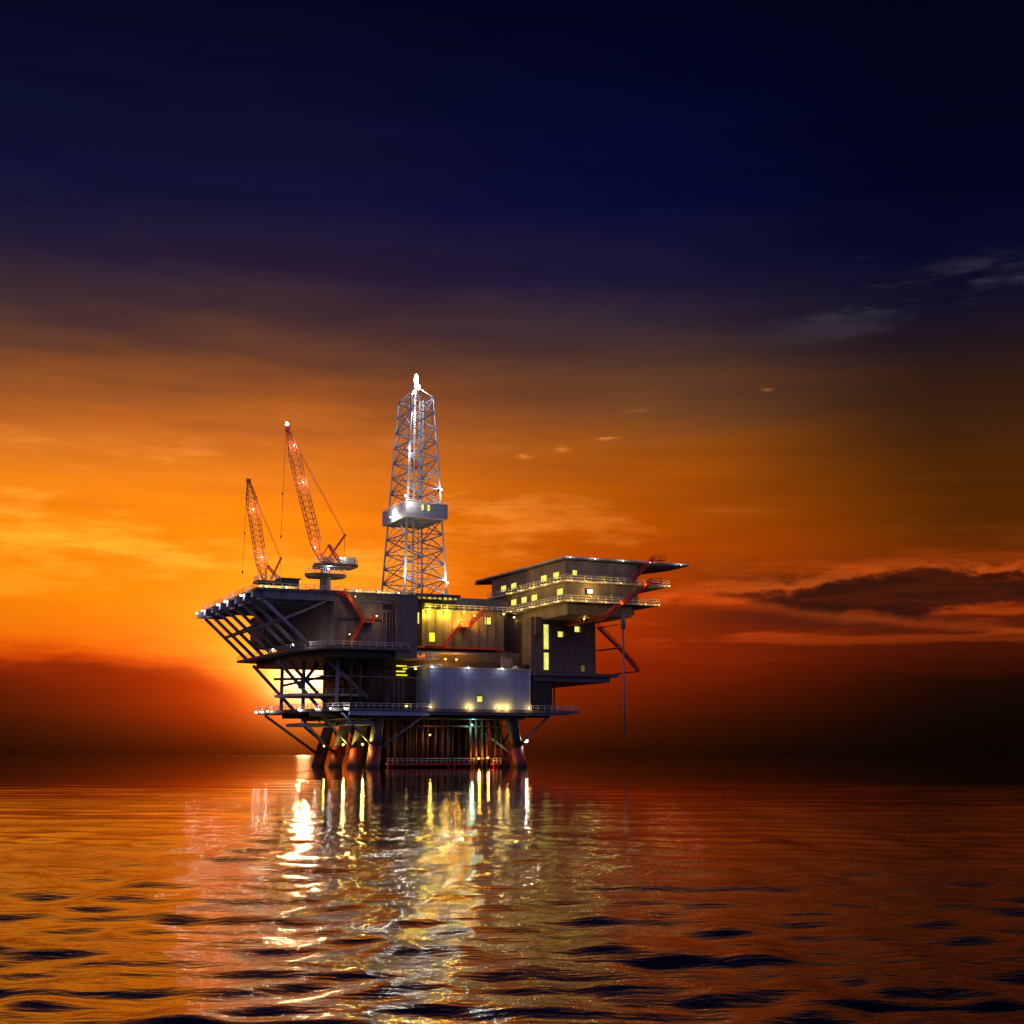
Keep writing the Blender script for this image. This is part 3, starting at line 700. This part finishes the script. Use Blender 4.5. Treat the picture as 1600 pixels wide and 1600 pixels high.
def cmix(f, a, b, op='MIX'):
    n = N(nt,'ShaderNodeMix', data_type='RGBA', blend_type=op)
    n.clamp_factor = False if op == 'ADD' else True
    if isinstance(f,(int,float)): n.inputs[0].default_value = f
    else: L(f, n.inputs[0])
    for i,x in ((6,a),(7,b)):
        if isinstance(x,tuple): n.inputs[i].default_value = (*x[:3],1)
        else: L(x, n.inputs[i])
    return n.outputs[2]
sx = N(nt,'ShaderNodeSeparateXYZ'); L(tc.outputs['Generated'], sx.inputs[0])
DEG = 57.29578
el = mth('MULTIPLY', mth('ARCSINE', sx.outputs[2]), DEG)
az = mth('MULTIPLY', mth('ARCTAN2', sx.outputs[0], sx.outputs[1]), DEG)
cv = N(nt,'ShaderNodeCombineXYZ'); L(mth('DIVIDE', az, 11.0), cv.inputs[0]); L(mth('DIVIDE', el, 2.2), cv.inputs[1])
def noise(scale, detail, rough=.55, offs=(0,0,0), dist=0.):
    mp = N(nt,'ShaderNodeMapping'); mp.inputs['Location'].default_value = offs; L(cv.outputs[0], mp.inputs[0])
    n = N(nt,'ShaderNodeTexNoise'); n.inputs['Scale'].default_value = scale; n.inputs['Detail'].default_value = detail; n.inputs['Roughness'].default_value = rough; n.inputs['Distortion'].default_value = dist
    L(mp.outputs[0], n.inputs['Vector']); return n.outputs[0]
nA = noise(.8, 6, .55, (3.1,1.2,0), .4); nB = noise(1.7, 7, .6, (7.3,4.1,2), .12); nC = noise(.45, 5, .5, (1.7,9.2,5), .3)
# wobble the bands so they are cloud edges, not ruled lines
elw = mth('ADD', el, mth('MULTIPLY', mth('SUBTRACT', nA, .5), mrange(el, 2.5, 9, .2, 1.9)))
# the cloud bank on the horizon sags where the sun breaks through it
sag = mth('EXPONENT', mth('MULTIPLY', mth('POWER', mth('DIVIDE', mth('SUBTRACT', az, SUN_AZ), 3.6), 2.0), -1.0))
elw = mth('ADD', elw, mth('MULTIPLY', mth('SUBTRACT', nB, .5), mrange(el, 2.0, 3.6, .3, 1.9)))
elw = mth('ADD', elw, mth('MULTIPLY', mth('MULTIPLY', sag, 1.5), mrange(el, 7.5, 3.0)))
fac = mth('DIVIDE', elw, 40.0, clamp=True)
def ramp(stops, f):
    n = N(nt,'ShaderNodeValToRGB'); cr = n.color_ramp; cr.interpolation = 'B_SPLINE' if False else 'EASE'
    cr.interpolation = 'LINEAR'
    while len(cr.elements) > 1: cr.elements.remove(cr.elements[-1])
    for i,(e,c) in enumerate(stops):
        x = min(1,max(0,e/40.0))
        q = cr.elements[0] if i == 0 else cr.elements.new(x)
        q.position = x; q.color = (*srgb(*c),1)
    L(f, n.inputs[0]); return n.outputs[0]
left = ramp([(0,(9,4,2)),(1.2,(30,8,3)),(2.4,(70,16,3)),(3.4,(112,26,4)),(3.75,(186,58,6)),(4.2,(230,98,8)),(5.0,(250,128,10)),(7.3,(255,143,4)),(9.3,(253,138,8)),(11.0,(236,130,28)),
  (12.4,(206,110,34)),(13.8,(160,87,36)),(15.6,(104,64,42)),(17.2,(66,47,50)),(19.2,(34,28,53)),(22,(14,18,54)),(30,(3,5,28)),(40,(4,5,22))], fac)
mid = ramp([(0,(16,5,2)),(1.2,(52,12,2)),(2.4,(94,21,2)),(3.6,(128,30,2)),(4.6,(152,40,3)),(5.7,(168,51,0)),(7.3,(176,66,0)),(9.1,(186,79,0)),(10.8,(184,87,6)),
  (12.2,(158,82,20)),(13.8,(118,70,36)),(15.7,(80,53,42)),(17.3,(53,41,51)),(19.2,(25,23,55)),(22,(3,10,54)),(30,(1,3,27)),(40,(3,4,20))], fac)
right = ramp([(0,(3,2,1)),(1.6,(9,4,2)),(2.8,(24,6,2)),(4.2,(76,18,3)),(5.7,(126,35,5)),(7.3,(110,40,4)),(9.2,(86,39,2)),(11.3,(76,37,5)),
  (13.7,(57,32,16)),(16,(32,22,30)),(17.5,(18,15,38)),(19.3,(7,9,40)),(22,(2,4,31)),(30,(1,2,18)),(40,(3,4,18))], fac)
rear = ramp([(0,(66,54,74)),(6,(100,84,110)),(16,(128,112,148)),(30,(120,114,164)),(40,(92,96,152))], mth('DIVIDE', el, 40.0, clamp=True))
azs = mth('ADD', az, mth('MULTIPLY', mth('SUBTRACT', nC, .5), 6.0))
front = cmix(mrange(azs, -12, 5.5), left, mid)
front = cmix(mrange(azs, 2.5, 18.5), front, right)
# sun glow through the cloud
daz = mth('MULTIPLY', mth('SUBTRACT', az, SUN_AZ), .8); dele = mth('SUBTRACT', el, SUN_EL)
g2 = mth('ADD', mth('MULTIPLY', daz, daz), mth('MULTIPLY', dele, dele)); gr = mth('SQRT', g2)
def gauss(s, amp): return mth('MULTIPLY', mth('EXPONENT', mth('MULTIPLY', g2, -1/(s*s))), amp)
def expo(s, amp): return mth('MULTIPLY', mth('EXPONENT', mth('MULTIPLY', gr, -1/s)), amp)
front = cmix(gauss(.75, 3.0), front, (1,.80,.42), 'ADD')
front = cmix(gauss(1.6, .85), front, (1,.48,.05), 'ADD')
front = cmix(mth('MULTIPLY', expo(3.1, 1.3), mrange(el, -.3, 2.4, .22, 1)), front, (1,.07,.0), 'ADD')
front = cmix(mth('MULTIPLY', gauss(3.6, .62), mrange(elw, 3.0, 4.6)), front, (1,.62,.06), 'ADD')
# pale streaks low on the sun side
st = mth('MULTIPLY', mth('MULTIPLY', mrange(nB, .50, .72), mrange(el, 5, 8)), mrange(el, 14.5, 9.5))
st = mth('MULTIPLY', st, mrange(az, 14, -10, .06, 1))
front = cmix(mth('MULTIPLY', st, .45), front, (1,.42,.06), 'ADD')
# long thin cirrus bars
cs = N(nt,'ShaderNodeCombineXYZ'); L(mth('DIVIDE', az, 16.0), cs.inputs[0]); L(mth('ADD', mth('DIVIDE', el, 1.3), mth('DIVIDE', az, 60.0)), cs.inputs[1])
nS = N(nt,'ShaderNodeTexNoise'); nS.inputs['Scale'].default_value = 1.3; nS.inputs['Detail'].default_value = 7; nS.inputs['Roughness'].default_value = .52; L(cs.outputs[0], nS.inputs['Vector']); nD = nS.outputs[0]
front = cmix(mth('MULTIPLY', mth('MULTIPLY', mrange(nD,.35,.62,1,0), mrange(el,2.5,5)), .2), front, cmix(1.0, front, (.45,.36,.4), 'MULTIPLY'))
# dark cloud bars on the right, lit along their rims
dk = mth('MULTIPLY', mrange(mth('ADD', mth('MULTIPLY', nD, .65), mth('MULTIPLY', nB, .35)), .42, .56), mth('MULTIPLY', mrange(el, 3.4, 5.4), mrange(el, 8.2, 6.4)))
dk = mth('MULTIPLY', dk, mrange(az, 3, 11))
nE = mth('ADD', mth('MULTIPLY', nD, .65), mth('MULTIPLY', nB, .35)); lit = mth('MULTIPLY', mrange(nE, .34, .43), mrange(nE, .50, .43)); lit = mth('MULTIPLY', lit, mth('MULTIPLY', mrange(el, 3.4, 5), mrange(el, 8.8, 6.6))); lit = mth('MULTIPLY', lit, mrange(az, 2, 9))
front = cmix(mth('MULTIPLY', lit, .17), front, (1,.14,.015), 'ADD')
front = cmix(mth('MULTIPLY', dk, .72), front, (.03,.008,.004))
# heavy cloud far right with a lit rim, and the long lit streak under it
cp = N(nt,'ShaderNodeCombineXYZ'); L(mth('DIVIDE', az, 3.4), cp.inputs[0]); L(mth('DIVIDE', el, 1.5), cp.inputs[1])
nPn = N(nt,'ShaderNodeTexNoise'); nPn.inputs['Scale'].default_value = 1.0; nPn.inputs['Detail'].default_value = 8; nPn.inputs['Roughness'].default_value = .6; L(cp.outputs[0], nPn.inputs['Vector']); nP = nPn.outputs[0]
mx_ = mth('DIVIDE', mth('SUBTRACT', az, 17.0), 8.0)
my_ = mth('DIVIDE', mth('ADD', mth('SUBTRACT', el, 6.15), mth('ADD', mth('MULTIPLY', mth('SUBTRACT', nD, .5), 1.0), mth('MULTIPLY', mth('SUBTRACT', nP, .5), 2.6))), .78)
md = mth('ADD', mth('MULTIPLY', mx_, mx_), mth('MULTIPLY', my_, my_))
rim = mth('MULTIPLY', mth('MULTIPLY', mrange(md, .8, 1.35), mrange(md, 2.9, 1.4)), mth('MULTIPLY', mrange(my_, -.1, .5), mrange(nP, .40, .58, .1, 1)))
front = cmix(mth('MULTIPLY', rim, mrange(mx_, 1.4, .4, 0, .26)), front, (1,.17,.02), 'ADD')
front = cmix(mth('MULTIPLY', mrange(md, 1.25, .55), mrange(mx_, 1.6, .9, 0, .88)), front, (.022,.005,.003))
sl = mth('ADD', mth('SUBTRACT', el, mth('SUBTRACT', 6.35, mth('MULTIPLY', mth('SUBTRACT', az, 6.0), .125))), mth('ADD', mth('MULTIPLY', mth('SUBTRACT', nB, .5), .7), mth('MULTIPLY', mth('SUBTRACT', nP, .5), .8)))
sq = mth('EXPONENT', mth('MULTIPLY', mth('MULTIPLY', sl, sl), -28.0))
front = cmix(mth('MULTIPLY', sq, mth('MULTIPLY', mrange(az, 3.5, 8), mth('MULTIPLY', mrange(nD, .3, .65, .3, 1), mrange(az, 24, 18, 0, .15)))), front, (1,.14,.012), 'ADD')
# small lit wisps: (azimuth, elevation, half width, half height, strength)
for (wa, we, wx, wy, s_) in ((.55,12.1,.26,.07,.55),(2.1,12.4,.26,.08,.6),(3.9,12.75,.38,.06,.4),(10.6,14.5,.22,.1,.16),(5.3,13.9,.5,.12,.10),(9.3,9.8,1.6,.16,.09)):
    a_ = mth('DIVIDE', mth('SUBTRACT', az, wa), wx); b_ = mth('DIVIDE', mth('SUBTRACT', mth('SUBTRACT', el, we), mth('MULTIPLY', mth('SUBTRACT', nB, .5), .9)), wy)
    q = mth('EXPONENT', mth('MULTIPLY', mth('ADD', mth('MULTIPLY', a_, a_), mth('MULTIPLY', b_, b_)), -1.0))
    front = cmix(mth('MULTIPLY', mth('MULTIPLY', q, s_), mrange(nB, .35, .6, .3, 1.2)), front, (1,.34,.07), 'ADD')
# faint high grey cloud top right
hz = mth('MULTIPLY', mth('MULTIPLY', mrange(nB, .48, .66), mrange(el, 15.5, 17.5)), mth('MULTIPLY', mrange(el, 20, 18), mrange(az, 9, 14)))
front = cmix(mth('MULTIPLY', hz, .03), front, (.8,.7,.8), 'ADD')
t2 = mrange(mth('ABSOLUTE', az), 50, 115)
sky = cmix(t2, front, rear)
bg = N(nt,'ShaderNodeBackground'); L(sky, bg.inputs[0]); bg.inputs[1].default_value = 1.0
nis = N(nt,'ShaderNodeTexSky'); nis.sky_type = 'NISHITA'; nis.sun_disc = False
nis.sun_elevation = math.radians(SUN_EL); nis.sun_rotation = math.radians(SUN_AZ)
bg2 = N(nt,'ShaderNodeBackground'); L(nis.outputs[0], bg2.inputs[0]); bg2.inputs[1].default_value = .0002
add = N(nt,'ShaderNodeAddShader'); L(bg.outputs[0], add.inputs[0]); L(bg2.outputs[0], add.inputs[1]); L(add.outputs[0], out.inputs[0])

# ------------------------------------------------------------------ sun
s = bpy.data.lights.new('sun', 'SUN'); s.energy = .1; s.angle = math.radians(.5); s.color = (1,.55,.22)
so = bpy.data.objects.new('sun', s); C.objects.link(so)
a, e = math.radians(SUN_AZ), math.radians(SUN_EL)
dirv = Vector((math.sin(a)*math.cos(e), math.cos(a)*math.cos(e), math.sin(e)))
so.rotation_euler = dirv.to_track_quat('Z','Y').to_euler(); so.location = dirv*300

# ------------------------------------------------------------------ camera
cam = bpy.data.cameras.new('camera'); co = bpy.data.objects.new('camera', cam); C.objects.link(co)
cam.sensor_width = 36; cam.lens = 36*2200/1600; cam.clip_end = 200000; cam.clip_start = .5
co.location = (0,0,3.0); co.rotation_euler = (math.radians(90)+math.atan(380/2200), 0, 0)
sc.camera = co

sc.view_settings.view_transform = 'Standard'; sc.view_settings.look = 'None'
sc.view_settings.exposure = 0; sc.view_settings.gamma = 1
sc.cycles.use_denoising = True
sc.cycles.max_bounces = 6; sc.cycles.diffuse_bounces = 2; sc.cycles.glossy_bounces = 3
sc.cycles.sample_clamp_indirect = 4
for o in list(bpy.data.objects):
    if 'base' in o.keys(): del o['base']
